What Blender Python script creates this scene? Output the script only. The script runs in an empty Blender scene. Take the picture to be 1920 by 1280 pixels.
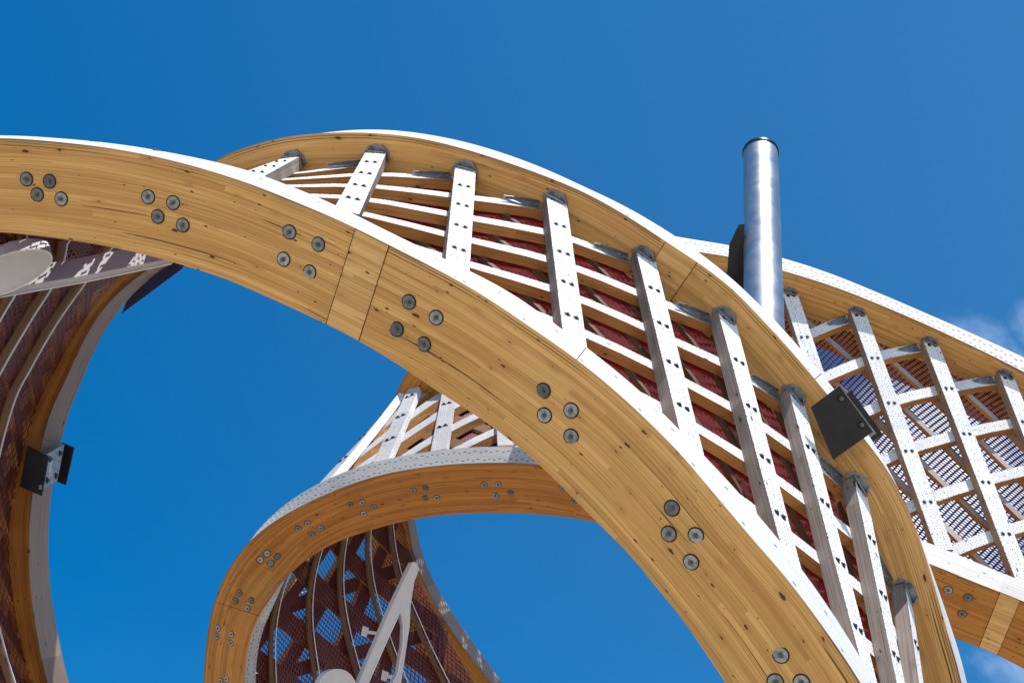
import bpy, math, random
import numpy as np
from mathutils import Vector, Matrix
from mathutils.bvhtree import BVHTree
random.seed(7); rng = np.random.default_rng(7)
R = math.radians
sc = bpy.context.scene
COL = sc.collection
nrm = lambda v: np.asarray(v, float) / (np.linalg.norm(v) + 1e-12)

# ------------------------------------------------------------------ camera
F_PX = 2400.0                                   # focal length in pixels of a 1920 px wide frame
CAM_LOC = np.array([0, 0, 1.7])
up_c = nrm([427, 2208, -2400])                  # zenith in camera axes (the camera is tilted up and rolled a little)
fw = np.array([0, 0, -1.0]); fwd = nrm(fw - fw.dot(up_c) * up_c)
rgt = np.cross(fwd, up_c)
RW = np.array([rgt, fwd, up_c])                 # camera axes -> world axes
cam_d = bpy.data.cameras.new('camera'); cam = bpy.data.objects.new('camera', cam_d); COL.objects.link(cam)
cam_d.sensor_width = 36; cam_d.lens = 45; cam_d.clip_start = .1; cam_d.clip_end = 3000
cam.matrix_world = Matrix.Translation(Vector(CAM_LOC)) @ Matrix(RW.tolist()).to_4x4()
sc.camera = cam

def W(px, py, z):
    """a point z metres in front of the camera along the sight line of photo pixel (px, py)"""
    return CAM_LOC + RW @ np.array([(px - 960) / F_PX * z, (640 - py) / F_PX * z, -z])

# ------------------------------------------------------------------ sky and sun
sd = RW @ nrm([.27, .90, -.33])                 # from high up behind the camera, a little to the right
SUN_EL = math.degrees(math.asin(sd[2])); SUN_AZ = math.degrees(math.atan2(sd[0], sd[1]))
sun_d = bpy.data.lights.new('sun', 'SUN'); sun = bpy.data.objects.new('sun', sun_d); COL.objects.link(sun)
sun_d.energy = 5.0; sun_d.angle = R(.5); sun_d.color = (1, .96, .9)
sun.rotation_euler = Vector(-sd).to_track_quat('-Z', 'Y').to_euler(); sun.location = (0, 0, 60)
world = bpy.data.worlds.new('World'); sc.world = world; world.use_nodes = True
def build_world():
    nt = world.node_tree; N = nt.nodes; L = nt.links; N.clear()
    sky = N.new('ShaderNodeTexSky'); sky.sky_type = 'NISHITA'; sky.sun_disc = False
    sky.sun_elevation = R(SUN_EL); sky.sun_rotation = R(SUN_AZ)
    sky.air_density = 1.0; sky.dust_density = 0.2; sky.ozone_density = 2.0; sky.altitude = 400
    hs = N.new('ShaderNodeHueSaturation'); hs.inputs['Saturation'].default_value = 1.47; hs.inputs['Hue'].default_value = .497
    hs.inputs['Value'].default_value = 1.0
    tc = N.new('ShaderNodeTexCoord')
    # the air is clearer on one side of the sky and milkier on the other
    dp = N.new('ShaderNodeVectorMath'); dp.operation = 'DOT_PRODUCT'; L.new(tc.outputs['Generated'], dp.inputs[0])
    dp.inputs[1].default_value = nrm(RW @ np.array([1, .25, 0])).tolist()
    gm = N.new('ShaderNodeMapRange'); gm.inputs['From Min'].default_value = -.4; gm.inputs['From Max'].default_value = .42
    L.new(dp.outputs['Value'], gm.inputs['Value'])
    hz = N.new('ShaderNodeMix'); hz.data_type = 'RGBA'; hz.blend_type = 'ADD'; hz.inputs['Factor'].default_value = 1
    gc = N.new('ShaderNodeMix'); gc.data_type = 'RGBA'; L.new(gm.outputs[0], gc.inputs['Factor'])
    gc.inputs['A'].default_value = (0, 0, 0, 1); gc.inputs['B'].default_value = (.22, .30, .30, 1)
    L.new(sky.outputs[0], hs.inputs['Color']); L.new(hs.outputs[0], hz.inputs['A']); L.new(gc.outputs['Result'], hz.inputs['B'])
    ns = N.new('ShaderNodeTexNoise'); ns.inputs['Scale'].default_value = 7; ns.inputs['Detail'].default_value = 9; ns.inputs['Roughness'].default_value = .62
    L.new(tc.outputs['Generated'], ns.inputs['Vector'])
    total = None
    for (px, py, rad, amp) in CLOUDS:
        d = nrm(W(px, py, 1) - CAM_LOC)
        vd = N.new('ShaderNodeVectorMath'); vd.operation = 'DISTANCE'
        L.new(tc.outputs['Generated'], vd.inputs[0]); vd.inputs[1].default_value = d.tolist()
        mr = N.new('ShaderNodeMapRange'); mr.inputs['From Min'].default_value = 0; mr.inputs['From Max'].default_value = rad
        mr.inputs['To Min'].default_value = amp; mr.inputs['To Max'].default_value = 0; mr.interpolation_type = 'SMOOTHSTEP'
        L.new(vd.outputs['Value'], mr.inputs['Value'])
        if total is None: total = mr.outputs[0]
        else:
            mx = N.new('ShaderNodeMath'); mx.operation = 'MAXIMUM'; L.new(total, mx.inputs[0]); L.new(mr.outputs[0], mx.inputs[1]); total = mx.outputs[0]
    a = N.new('ShaderNodeMath'); a.operation = 'ADD'; L.new(total, a.inputs[0]); L.new(ns.outputs[0], a.inputs[1])
    m = N.new('ShaderNodeMapRange'); m.inputs['From Min'].default_value = .72; m.inputs['From Max'].default_value = 1.35; m.interpolation_type = 'SMOOTHSTEP'
    L.new(a.outputs[0], m.inputs['Value'])
    mix = N.new('ShaderNodeMix'); mix.data_type = 'RGBA'
    L.new(m.outputs[0], mix.inputs['Factor']); L.new(hz.outputs['Result'], mix.inputs['A']); mix.inputs['B'].default_value = (6.5, 7.6, 9.6, 1)
    bg = N.new('ShaderNodeBackground'); bg.inputs['Strength'].default_value = .15
    L.new(mix.outputs['Result'], bg.inputs['Color'])
    o = N.new('ShaderNodeOutputWorld'); L.new(bg.outputs[0], o.inputs['Surface'])
CLOUDS = [(1975, 605, .05, .42), (1760, 900, .165, .85), (1910, 1250, .09, .5)]
build_world()
sc.view_settings.view_transform = 'Standard'; sc.view_settings.look = 'None'; sc.view_settings.gamma = 1
sc.view_settings.exposure = 0.2

# ------------------------------------------------------------------ materials
def mat(name):
    m = bpy.data.materials.new(name); m.use_nodes = True
    nt = m.node_tree; b = nt.nodes['Principled BSDF']
    return m, nt, b
class G:
    """small helper for node maths"""
    def __init__(s, nt): s.nt = nt; s.N = nt.nodes; s.L = nt.links
    def put(s, sock, v):
        if isinstance(v, bpy.types.NodeSocket): s.L.new(v, sock)
        else: sock.default_value = v
    def m(s, op, a, b=0.0, c=None):
        n = s.N.new('ShaderNodeMath'); n.operation = op; s.put(n.inputs[0], a); s.put(n.inputs[1], b)
        if c is not None: s.put(n.inputs[2], c)
        return n.outputs[0]
    def xyz(s, x, y, z=0.0):
        n = s.N.new('ShaderNodeCombineXYZ'); s.put(n.inputs[0], x); s.put(n.inputs[1], y); s.put(n.inputs[2], z); return n.outputs[0]
    def uv(s):
        t = s.N.new('ShaderNodeUVMap'); t.uv_map = 'UVMap'
        p = s.N.new('ShaderNodeSeparateXYZ'); s.L.new(t.outputs[0], p.inputs[0])
        return p.outputs[0], p.outputs[1]
    def rnd(s): return s.N.new('ShaderNodeObjectInfo').outputs['Random']
    def noise(s, vec, scale=1.0, detail=3.0, rough=.5, dist=0.0):
        n = s.N.new('ShaderNodeTexNoise'); s.put(n.inputs['Vector'], vec); n.inputs['Scale'].default_value = scale
        n.inputs['Detail'].default_value = detail; n.inputs['Roughness'].default_value = rough; n.inputs['Distortion'].default_value = dist
        return n.outputs[0]
    def white(s, vec):
        n = s.N.new('ShaderNodeTexWhiteNoise'); n.noise_dimensions = '3D'; s.put(n.inputs['Vector'], vec); return n.outputs['Value']
    def vor(s, vec, rand=1.0):
        n = s.N.new('ShaderNodeTexVoronoi'); n.voronoi_dimensions = '2D'; s.put(n.inputs['Vector'], vec); n.inputs['Scale'].default_value = 1
        n.inputs['Randomness'].default_value = rand
        c = s.N.new('ShaderNodeSeparateXYZ'); s.L.new(n.outputs['Color'], c.inputs[0])
        return n.outputs['Distance'], c.outputs[0], c.outputs[1]
    def ramp(s, v, a, b, lo=0.0, hi=1.0, smooth=True):
        n = s.N.new('ShaderNodeMapRange'); s.put(n.inputs['Value'], v); n.inputs['From Min'].default_value = a; n.inputs['From Max'].default_value = b
        n.inputs['To Min'].default_value = lo; n.inputs['To Max'].default_value = hi
        n.interpolation_type = 'SMOOTHSTEP' if smooth else 'LINEAR'
        return n.outputs[0]
    def mix(s, f, a, b, mode='MIX'):
        n = s.N.new('ShaderNodeMix'); n.data_type = 'RGBA'; n.blend_type = mode; s.put(n.inputs['Factor'], f)
        for k, v in (('A', a), ('B', b)):
            if isinstance(v, tuple): v = (v + (1,)) if len(v) == 3 else v
            s.put(n.inputs[k], v)
        return n.outputs['Result']
    def bump(s, h, b, strength=.3, dist=.01):
        n = s.N.new('ShaderNodeBump'); n.inputs['Strength'].default_value = strength; n.inputs['Distance'].default_value = dist
        s.L.new(h, n.inputs['Height']); s.L.new(n.outputs[0], b.inputs['Normal'])

DOTSIZE = (.028, .014)
DOTROWS = ((.05, .17, 0), (.085, .17, .5), (.25, .17, .3), (.30, .17, .8))
def wood(name, base, dark, light, lam=.042, knots=.62, cracks=1.0, board=2.6, contrast=1.0, dots=None, rough=.62, groove=False):
    m, nt, b = mat(name); g = G(nt); u, v = g.uv(); r = g.rnd()
    ro = g.m('MULTIPLY', r, 37.0)
    warp = g.noise(g.xyz(g.m('MULTIPLY', u, .9), g.m('MULTIPLY', v, 5.0), ro), 1, 2)
    vw = g.m('ADD', v, g.m('MULTIPLY', g.m('SUBTRACT', warp, .5), .03))
    li = g.m('FLOOR', g.m('DIVIDE', v, lam)); lf = g.m('FRACT', g.m('DIVIDE', v, lam))
    bi = g.m('FLOOR', g.m('ADD', g.m('DIVIDE', u, board), g.m('MULTIPLY', g.white(g.xyz(li, ro, 3.0)), 7.0)))
    tone = g.white(g.xyz(li, bi, ro))
    seed = g.m('ADD', ro, g.m('MULTIPLY', tone, 19.0))
    gr = g.noise(g.xyz(g.m('MULTIPLY', u, .7), g.m('MULTIPLY', vw, 60.0), seed), 1, 5, .65)
    gr2 = g.noise(g.xyz(g.m('MULTIPLY', u, 1.6), g.m('MULTIPLY', vw, 190.0), seed), 1, 2, .6)
    big = g.noise(g.xyz(g.m('MULTIPLY', u, .7), g.m('MULTIPLY', v, 2.0), ro), 1, 3)
    k = g.m('ADD', g.m('MULTIPLY', gr, .55), g.m('MULTIPLY', gr2, .25))
    k = g.m('ADD', k, g.m('MULTIPLY', g.m('SUBTRACT', tone, .2), .20 * contrast)); k = g.m('ADD', k, g.m('MULTIPLY', big, .2))
    t = g.ramp(k, .40, .74)
    col = g.mix(t, dark, light)
    col = g.mix(.35 / max(contrast, .5), col, base)
    # thin dark growth lines
    ln = g.ramp(g.noise(g.xyz(g.m('MULTIPLY', u, .45), g.m('MULTIPLY', vw, 150.0), g.m('ADD', seed, 5.0)), 1, 4, .65), .53, .64, 0, .62 * cracks)
    dk = tuple(c * .42 for c in dark)
    col = g.mix(ln, col, dk)
    # glue lines between the lamellas
    e = g.m('ABSOLUTE', g.m('SUBTRACT', lf, .5))
    col = g.mix(g.ramp(e, .47, .5, 0, .28), col, dk)
    # open cracks along the grain
    ck = g.noise(g.xyz(g.m('MULTIPLY', u, .55), g.m('MULTIPLY', vw, 42.0), g.m('ADD', ro, 11.0)), 1, 2, .5)
    col = g.mix(g.ramp(ck, .70, .725, 0, .85 * cracks), col, (.03, .018, .01))
    # knots and resin pockets
    if knots > 0:
        jx = g.m('MULTIPLY', g.m('SUBTRACT', g.noise(g.xyz(g.m('MULTIPLY', u, 28.0), g.m('MULTIPLY', v, 45.0), ro), 1, 3, .7), .5), .20)
        d, c0, c1 = g.vor(g.xyz(g.m('ADD', g.m('ADD', g.m('MULTIPLY', u, 2.6), ro), jx), g.m('ADD', g.m('ADD', g.m('MULTIPLY', v, 6.5), ro), jx)))
        size = g.m('ADD', .02, g.m('MULTIPLY', g.m('POWER', c1, 2.0), .075))
        kk = g.m('MULTIPLY', g.ramp(g.m('SUBTRACT', size, d), -.01, .02), g.m('GREATER_THAN', c0, knots))
        col = g.mix(g.m('MULTIPLY', g.ramp(d, .05, .28, .45, 0), g.m('GREATER_THAN', c0, knots)), col, dark)
        col = g.mix(g.m('MULTIPLY', kk, .9), col, (.035, .017, .008))
        d, c0, c1 = g.vor(g.xyz(g.m('ADD', g.m('ADD', g.m('MULTIPLY', u, 5.0), ro), jx), g.m('ADD', g.m('ADD', g.m('MULTIPLY', v, 12.0), ro), jx)))
        col = g.mix(g.m('MULTIPLY', g.ramp(g.m('DIVIDE', d, g.m('ADD', .35, g.m('MULTIPLY', c1, c1))), .06, .10, .85, 0), g.m('GREATER_THAN', c0, .80)), col, (.03, .015, .008))
    if groove:
        wav = g.noise(g.xyz(g.m('MULTIPLY', u, .5), ro, 0.0), 1, 2)
        for vv in (.03, .055):
            dv = g.m('ABSOLUTE', g.m('SUBTRACT', v, g.m('ADD', vv, g.m('MULTIPLY', g.m('SUBTRACT', wav, .5), .03))))
            col = g.mix(g.m('MULTIPLY', g.ramp(dv, .002, .006, .75, 0), g.ramp(g.noise(g.xyz(g.m('MULTIPLY', u, .8), vv, ro), 1, 3), .42, .55)), col, (.05, .03, .015))
    if groove:                                   # greyed strip: shading of an eased edge painted under the capping
        eg = g.noise(g.xyz(g.m('MULTIPLY', u, .35), ro, 3.0), 1, 2)
        col = g.mix(g.m('MULTIPLY', g.ramp(v, .012, .02, .8, 0), g.ramp(eg, .38, .5)), col, (.13, .10, .085))
    if dots == 'edge':                           # rows of nail pairs along a beam's weathered face
        for row, per, off in DOTROWS:
            fu = g.m('SUBTRACT', g.m('FRACT', g.m('ADD', g.m('DIVIDE', u, per), off)), .5)
            du = g.m('MULTIPLY', fu, per); dv = g.m('SUBTRACT', v, row)
            du = g.m('ADD', du, g.m('MULTIPLY', g.m('SUBTRACT', g.noise(g.xyz(u, row, 0.0), 4, 1), .5), .08))
            q = g.m('ADD', g.m('POWER', g.m('DIVIDE', du, DOTSIZE[0]), 2.0), g.m('POWER', g.m('DIVIDE', dv, DOTSIZE[1]), 2.0))
            col = g.mix(g.ramp(q, .6, 1.4, .95, 0), col, (.02, .018, .018))
    if dots == 'field':                          # dense screw and nail holes in clusters
        d, c0, c1 = g.vor(g.xyz(g.m('ADD', g.m('MULTIPLY', u, 23.0), ro), g.m('MULTIPLY', v, 26.0)), .4)
        cl = g.noise(g.xyz(g.m('MULTIPLY', u, 2.2), g.m('MULTIPLY', v, 1.0), ro), 1, 1)
        on = g.m('MULTIPLY', g.m('GREATER_THAN', g.m('ADD', cl, g.m('MULTIPLY', c0, .3)), .63), g.ramp(d, .13, .20, .85, 0))
        col = g.mix(on, col, (.05, .045, .045))
        d, c0, c1 = g.vor(g.xyz(g.m('ADD', g.m('MULTIPLY', u, 11.0), ro), g.m('MULTIPLY', v, 14.0)), .5)
        col = g.mix(g.m('MULTIPLY', g.ramp(d, .08, .12, .9, 0), g.m('GREATER_THAN', c0, .45)), col, (.04, .035, .035))
    g.put(b.inputs['Base Color'], col)
    b.inputs['Roughness'].default_value = rough; b.inputs['Specular IOR Level'].default_value = .25
    g.bump(g.m('ADD', gr, g.m('MULTIPLY', gr2, .5)), b, .25, .004)
    return m

M = {}
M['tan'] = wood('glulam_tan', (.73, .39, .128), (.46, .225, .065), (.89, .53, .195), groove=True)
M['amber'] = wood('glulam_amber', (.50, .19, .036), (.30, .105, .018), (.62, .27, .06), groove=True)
M['ochre'] = wood('ochre_batten', (.52, .245, .08), (.34, .145, .04), (.66, .35, .13), lam=.5, knots=.8, cracks=.8)
M['hazel'] = wood('hazel_side', (.36, .23, .15), (.23, .14, .085), (.48, .33, .22), lam=.5, knots=.75, cracks=.8)
M['umber'] = wood('shaded_inner_wood', (.15, .07, .035), (.09, .04, .02), (.21, .11, .055), lam=.5, knots=.9, cracks=.5)  # inner faces darkened: shade of the interior put into the colour
M['rib'] = wood('rib_wood', (.30, .17, .09), (.18, .09, .045), (.40, .25, .14), lam=.5, knots=.9, cracks=.5)
M['pine'] = wood('pine_batten', (.58, .33, .14), (.40, .20, .08), (.70, .45, .22), lam=.5, knots=.8, cracks=.7)
M['white'] = wood('bleached_top', (.74, .71, .68), (.58, .54, .50), (.84, .82, .79), lam=.5, knots=2, cracks=.35, dots='edge', rough=.7)
DOTSIZE = (.02, .009)
DOTROWS = ((.06, .55, 0), (.25, .55, .5))
M['white2'] = wood('bleached_top_sparse', (.62, .60, .59), (.50, .475, .46), (.70, .685, .67), lam=.5, knots=2, cracks=.3, dots='edge', rough=.7)
M['pale'] = wood('bleached_slat', (.80, .78, .76), (.66, .63, .61), (.88, .86, .85), lam=.5, knots=.9, cracks=.4, dots='field', rough=.7)
M['grey'] = wood('weathered_side', (.27, .215, .18), (.14, .105, .085), (.40, .335, .29), lam=.5, knots=.8, cracks=.9, rough=.75)
M['block'] = wood('splice_wood', (.76, .43, .155), (.52, .27, .09), (.90, .57, .23), knots=.45)

def plain(name, col, metal=0.0, rough=.5, var=.25, scale=6.0, spec=.5, bump=0.0, vary=0.0):
    m, nt, b = mat(name); g = G(nt)
    tc = nt.nodes.new('ShaderNodeTexCoord')
    n = g.noise(tc.outputs['Object'], scale, 5, .6)
    n2 = g.noise(tc.outputs['Object'], scale * 9, 3, .6)
    k = g.ramp(g.m('ADD', g.m('MULTIPLY', n, .7), g.m('MULTIPLY', n2, .3)), .3, .7)
    lo = tuple(c * (1 - var) for c in col); hi = tuple(min(1, c * (1 + var)) for c in col)
    cc = g.mix(k, lo, hi)
    if vary: cc = g.mix(g.m('MULTIPLY', g.rnd(), vary), cc, (.05, .05, .052))
    g.put(b.inputs['Base Color'], cc)
    g.put(b.inputs['Roughness'], g.ramp(n2, .3, .7, rough * .85, min(1, rough * 1.15)))
    b.inputs['Metallic'].default_value = metal; b.inputs['Specular IOR Level'].default_value = spec
    if bump: g.bump(n2, b, bump, .004)
    return m
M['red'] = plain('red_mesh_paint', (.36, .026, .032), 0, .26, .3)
M['shaded_red'] = plain('shaded_red_mesh', (.15, .018, .026), 0, .35, .3)  # the same red mesh paint, darkened to stand in for shade
M['joint'] = plain('joint_brown', (.05, .025, .012), 0, .9)
M['steel'] = plain('galvanised_steel', (.25, .27, .29), .7, .42, .35, 9)
M['black'] = plain('black_steel', (.010, .011, .014), .2, .36, .5, 5, bump=.1)
M['washer'] = plain('zinc_washer', (.36, .37, .38), .35, .5, .5, 25, vary=.8)
M['bolt'] = plain('bolt_steel', (.16, .165, .17), .7, .45, .3, 40)
M['dark'] = plain('dark_ring', (.012, .011, .010), 0, .8)
M['screw'] = plain('screw_steel', (.05, .05, .052), .5, .5)
M['pole'] = plain("brushed_pole", (.47, .46, .45), .9, .42, .03, .4)
M['lacquer'] = plain('pale_lacquer', (.62, .60, .62), 0, .45, .05)
M['bright_line'] = plain('white_edge_line', (.82, .80, .76), 0, .4, .04)  # white strips added to draw bright edge lines
M['shade_blue'] = plain('shade_blue_sheet', (.02, .025, .09), .1, .45, .2)
M['ground'] = plain('pale_paving', (.40, .345, .27), 0, .85, .15, .6)

# ------------------------------------------------------------------ mesh helpers
class MB:
    def __init__(s): s.v = []; s.f = []; s.uv = []; s.mi = []
    def quad(s, p, uv, mi=0):
        n = len(s.v); s.v += [np.asarray(q, float) for q in p]; s.f.append(tuple(range(n, n + len(p)))); s.uv += list(uv); s.mi.append(mi)
    def build(s, name, mats, parent=None, origin=None, link=True):
        o0 = np.asarray(origin if origin is not None else (parent['_o'] if parent is not None else (0, 0, 0)), float)
        me = bpy.data.meshes.new(name); v = np.array(s.v) - o0
        me.from_pydata(v.tolist(), [], s.f)
        l = me.uv_layers.new(name='UVMap'); l.data.foreach_set('uv', np.array(s.uv, np.float32).ravel())
        for k in mats: me.materials.append(M[k])
        me.polygons.foreach_set('material_index', s.mi)
        me.update()
        ob = bpy.data.objects.new(name, me)
        if link: COL.objects.link(ob)
        if parent is not None: ob.parent = parent; ob['_o'] = parent['_o']
        else: ob.location = o0.tolist(); ob['_o'] = o0.tolist()
        return ob
def loft(mb, rings, mi=(0, 1, 2, 3), caps=4, u0=0.0):
    """rings: list of 4 corner points [a,b,c,d] in order round the section"""
    rings = np.array(rings); n = len(rings); cen = rings.mean(1)
    u = np.concatenate([[0], np.cumsum(np.linalg.norm(np.diff(cen, axis=0), axis=1))]) + u0
    for k in range(4):
        k2 = (k + 1) % 4
        for i in range(n - 1):
            p = [rings[i, k], rings[i, k2], rings[i + 1, k2], rings[i + 1, k]]
            w0 = np.linalg.norm(p[1] - p[0]); w1 = np.linalg.norm(p[2] - p[3])
            off = k * 1.7
            uv = [(u[i], off), (u[i], off + w0), (u[i + 1], off + w1), (u[i + 1], off)]
            if k == 3: uv = [(u[i], off + w0), (u[i], off), (u[i + 1], off), (u[i + 1], off + w1)]
            if off and mi[k] in mb_edge: pass
            uv = [(a, b - off) for a, b in uv]
            nn = np.cross(p[1] - p[0], p[3] - p[0])
            if nn.dot((p[0] + p[2]) / 2 - cen[i]) < 0: p = p[::-1]; uv = uv[::-1]
            mb.quad(p, uv, mi[k])
    if caps is not None:
        for i, sgn in ((0, -1), (n - 1, 1)):
            p = list(rings[i]); j = 1 if i == 0 else n - 2
            nn = np.cross(p[1] - p[0], p[3] - p[0])
            out = cen[i] - cen[j]
            w = np.linalg.norm(p[1] - p[0]); h = np.linalg.norm(p[3] - p[0])
            uv = [(0, 0), (0, w), (h, w), (h, 0)]
            if nn.dot(out) < 0: p = p[::-1]; uv = uv[::-1]
            mb.quad(p, uv, caps)
mb_edge = ()
def catmull(P, n=24):
    P = np.array(P, float); Q = np.vstack([2 * P[0] - P[1], P, 2 * P[-1] - P[-2]]); out = []
    for i in range(1, len(Q) - 2):
        p0, p1, p2, p3 = Q[i - 1:i + 3]
        d = [max(np.linalg.norm(b[:2] - a[:2]), 1e-6) ** .5 for a, b in ((p0, p1), (p1, p2), (p2, p3))]
        m1 = (p2 - p1) + d[1] * ((p1 - p0) / d[0] - (p2 - p0) / (d[0] + d[1]))
        m2 = (p2 - p1) + d[1] * ((p3 - p2) / d[2] - (p3 - p1) / (d[1] + d[2]))
        for t in np.linspace(0, 1, n, endpoint=False):
            out.append((2 * t**3 - 3 * t**2 + 1) * p1 + (t**3 - 2 * t**2 + t) * m1 + (-2 * t**3 + 3 * t**2) * p2 + (t**3 - t**2) * m2)
    out.append(Q[-2]); return np.array(out)
def resample(P, step):
    d = np.concatenate([[0], np.cumsum(np.linalg.norm(np.diff(P[:, :2], axis=0), axis=1))])
    n = max(8, int(d[-1] / step)); t = np.linspace(0, d[-1], n)
    return np.stack([np.interp(t, d, P[:, k]) for k in range(P.shape[1])], 1)
def smooth(P, k):
    for _ in range(k):
        Q = P.copy(); Q[1:-1] = (P[:-2] + 2 * P[1:-1] + P[2:]) / 4; P = Q
    return P
def curve(P, step=10, sm=12): return smooth(resample(catmull(P), step), sm)
def across(a, tang, C):
    """point of polyline C lying on the normal line of the curve through a"""
    rel = C[:, :2] - a[:2]; al = rel @ tang; dist = np.linalg.norm(rel, axis=1)
    best = None
    for i in range(len(C) - 1):
        if al[i] * al[i + 1] <= 0 and al[i] != al[i + 1]:
            t = al[i] / (al[i] - al[i + 1]); p = C[i] + t * (C[i + 1] - C[i]); dd = np.linalg.norm(p[:2] - a[:2])
            if best is None or dd < best[0]: best = (dd, p)
    if best is None:
        i = int(np.argmin(dist)); return C[i]
    return best[1]

class Beam:
    """beam whose section is carried by three edge curves: a (shared), b (across the wide face), c (across the narrow face)"""
    def __init__(s, a, b, c, dzb=0.0, dzc=.32, step=10, lim=.6):
        A = curve(a, step); Bc = curve([(x, y, 0) for x, y in b], step); Cc = curve([(x, y, 0) for x, y in c], step)
        rb, rc = [], []
        for i in range(len(A)):
            t = nrm(A[min(i + 1, len(A) - 1), :2] - A[max(i - 1, 0), :2])
            rb.append(across(A[i], t, Bc)[:2] - A[i, :2]); rc.append(across(A[i], t, Cc)[:2] - A[i, :2])
        rb = smooth(np.array(rb), 10); rc = smooth(np.array(rc), 10)
        s.A = A; s.rb = rb; s.rc = rc; s.dzb = dzb; s.dzc = dzc
        s.pa = np.array([W(*p) for p in A]); s.pb = np.array([W(p[0] + q[0], p[1] + q[1], p[2] + dzb) for p, q in zip(A, rb)])
        s.pc = np.array([W(p[0] + q[0], p[1] + q[1], p[2] + dzc) for p, q in zip(A, rc)])
        e = s.pc - s.pa; zb = []
        for i in range(len(A)):                   # choose the depth of edge b so that the section is a true rectangle
            D = W(A[i, 0] + rb[i, 0], A[i, 1] + rb[i, 1], 1) - CAM_LOC; de = D @ e[i]
            z = ((s.pa[i] - CAM_LOC) @ e[i]) / de if abs(de) > .02 else A[i, 2] + dzb
            zb.append(np.clip(z - A[i, 2], -lim, lim))
        s.zb = zb = smooth(np.array(zb), 30)
        s.pb = np.array([W(p[0] + q[0], p[1] + q[1], p[2] + z) for p, q, z in zip(A, rb, zb)])
        s.pd = s.pb + s.pc - s.pa
        s.Cpx = np.column_stack([A[:, :2] + rc, A[:, 2] + dzc])
    def rings(s): return np.stack([s.pa, s.pb, s.pd, s.pc], 1)
    def build(s, name, parent, mats=('tan', 'white')):
        mb = MB(); loft(mb, s.rings(), (0, 1, 0, 1), 0)     # faces: wide front, inner narrow, wide back, outer narrow
        o = mb.build(name, list(mats), parent)
        s.ob = o; s.bvh = BVHTree.FromPolygons([Vector(v) for v in mb.v], mb.f)
        s.u = np.concatenate([[0], np.cumsum(np.linalg.norm(np.diff(s.pa, axis=0), axis=1))])
        return o
    def hit(s, px, py):
        d = nrm(W(px, py, 1) - CAM_LOC)
        loc, n, i, dist = s.bvh.ray_cast(Vector(CAM_LOC), Vector(d))
        if loc is None: return None
        n = np.array(n); n = n if n.dot(d) < 0 else -n
        return np.array(loc), n
    def z_face(s, px, py):
        h = s.hit(px, py); return s.z_edge(px, py, 'a') if h is None else float(-(RW.T @ (h[0] - CAM_LOC))[2])
    def z_edge(s, px, py, which='c'):
        E = s.Cpx if which == 'c' else s.A
        i = int(np.argmin(np.linalg.norm(E[:, :2] - np.array([px, py]), axis=1))); return E[i, 2]
    def station(s, px, py):
        return int(np.argmin(np.linalg.norm(s.A[:, :2] - np.array([px, py]), axis=1)))

def thing(name, label, cat, loc, group=None):
    o = bpy.data.objects.new(name, None); COL.objects.link(o); o.location = list(loc); o['_o'] = [float(x) for x in loc]
    o['label'] = label; o['category'] = cat; o.empty_display_size = .2
    if group: o['group'] = group
    return o
def frame(nz, ux):
    nz = nrm(nz); ux = nrm(ux - np.dot(ux, nz) * nz); return np.array([ux, np.cross(nz, ux), nz]).T
def place(proto, parent, loc, rot, k=1.0):
    o = proto.copy(); COL.objects.link(o); o.parent = parent; o['_o'] = parent['_o']
    m = Matrix((rot * k).tolist()).to_4x4(); m.translation = Vector(loc - np.array(parent['_o'])); o.matrix_local = m
    return o
def cyl(mb, r, z0, z1, n=20, mi=0, r1=None, c=(0, 0)):
    r1 = r if r1 is None else r1
    for i in range(n):
        a0, a1 = 2 * math.pi * i / n, 2 * math.pi * (i + 1) / n
        p = [(c[0] + r * math.cos(a0), c[1] + r * math.sin(a0), z0), (c[0] + r * math.cos(a1), c[1] + r * math.sin(a1), z0),
             (c[0] + r1 * math.cos(a1), c[1] + r1 * math.sin(a1), z1), (c[0] + r1 * math.cos(a0), c[1] + r1 * math.sin(a0), z1)]
        mb.quad(p, [(0, 0)] * 4, mi)
    mb.quad([(c[0] + r1 * math.cos(2 * math.pi * i / n), c[1] + r1 * math.sin(2 * math.pi * i / n), z1) for i in range(n)], [(0, 0)] * n, mi)
def prism(mb, poly, z0, z1, T=None, mi=0):
    T = T or (lambda x, y, z: (x, y, z)); n = len(poly)
    mb.quad([T(x, y, z1) for x, y in poly], [(0, 0)] * n, mi); mb.quad([T(x, y, z0) for x, y in poly[::-1]], [(0, 0)] * n, mi)
    for i in range(n):
        (x0, y0), (x1, y1) = poly[i], poly[(i + 1) % n]
        mb.quad([T(x0, y0, z0), T(x1, y1, z0), T(x1, y1, z1), T(x0, y0, z1)], [(0, 0)] * 4, mi)

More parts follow.
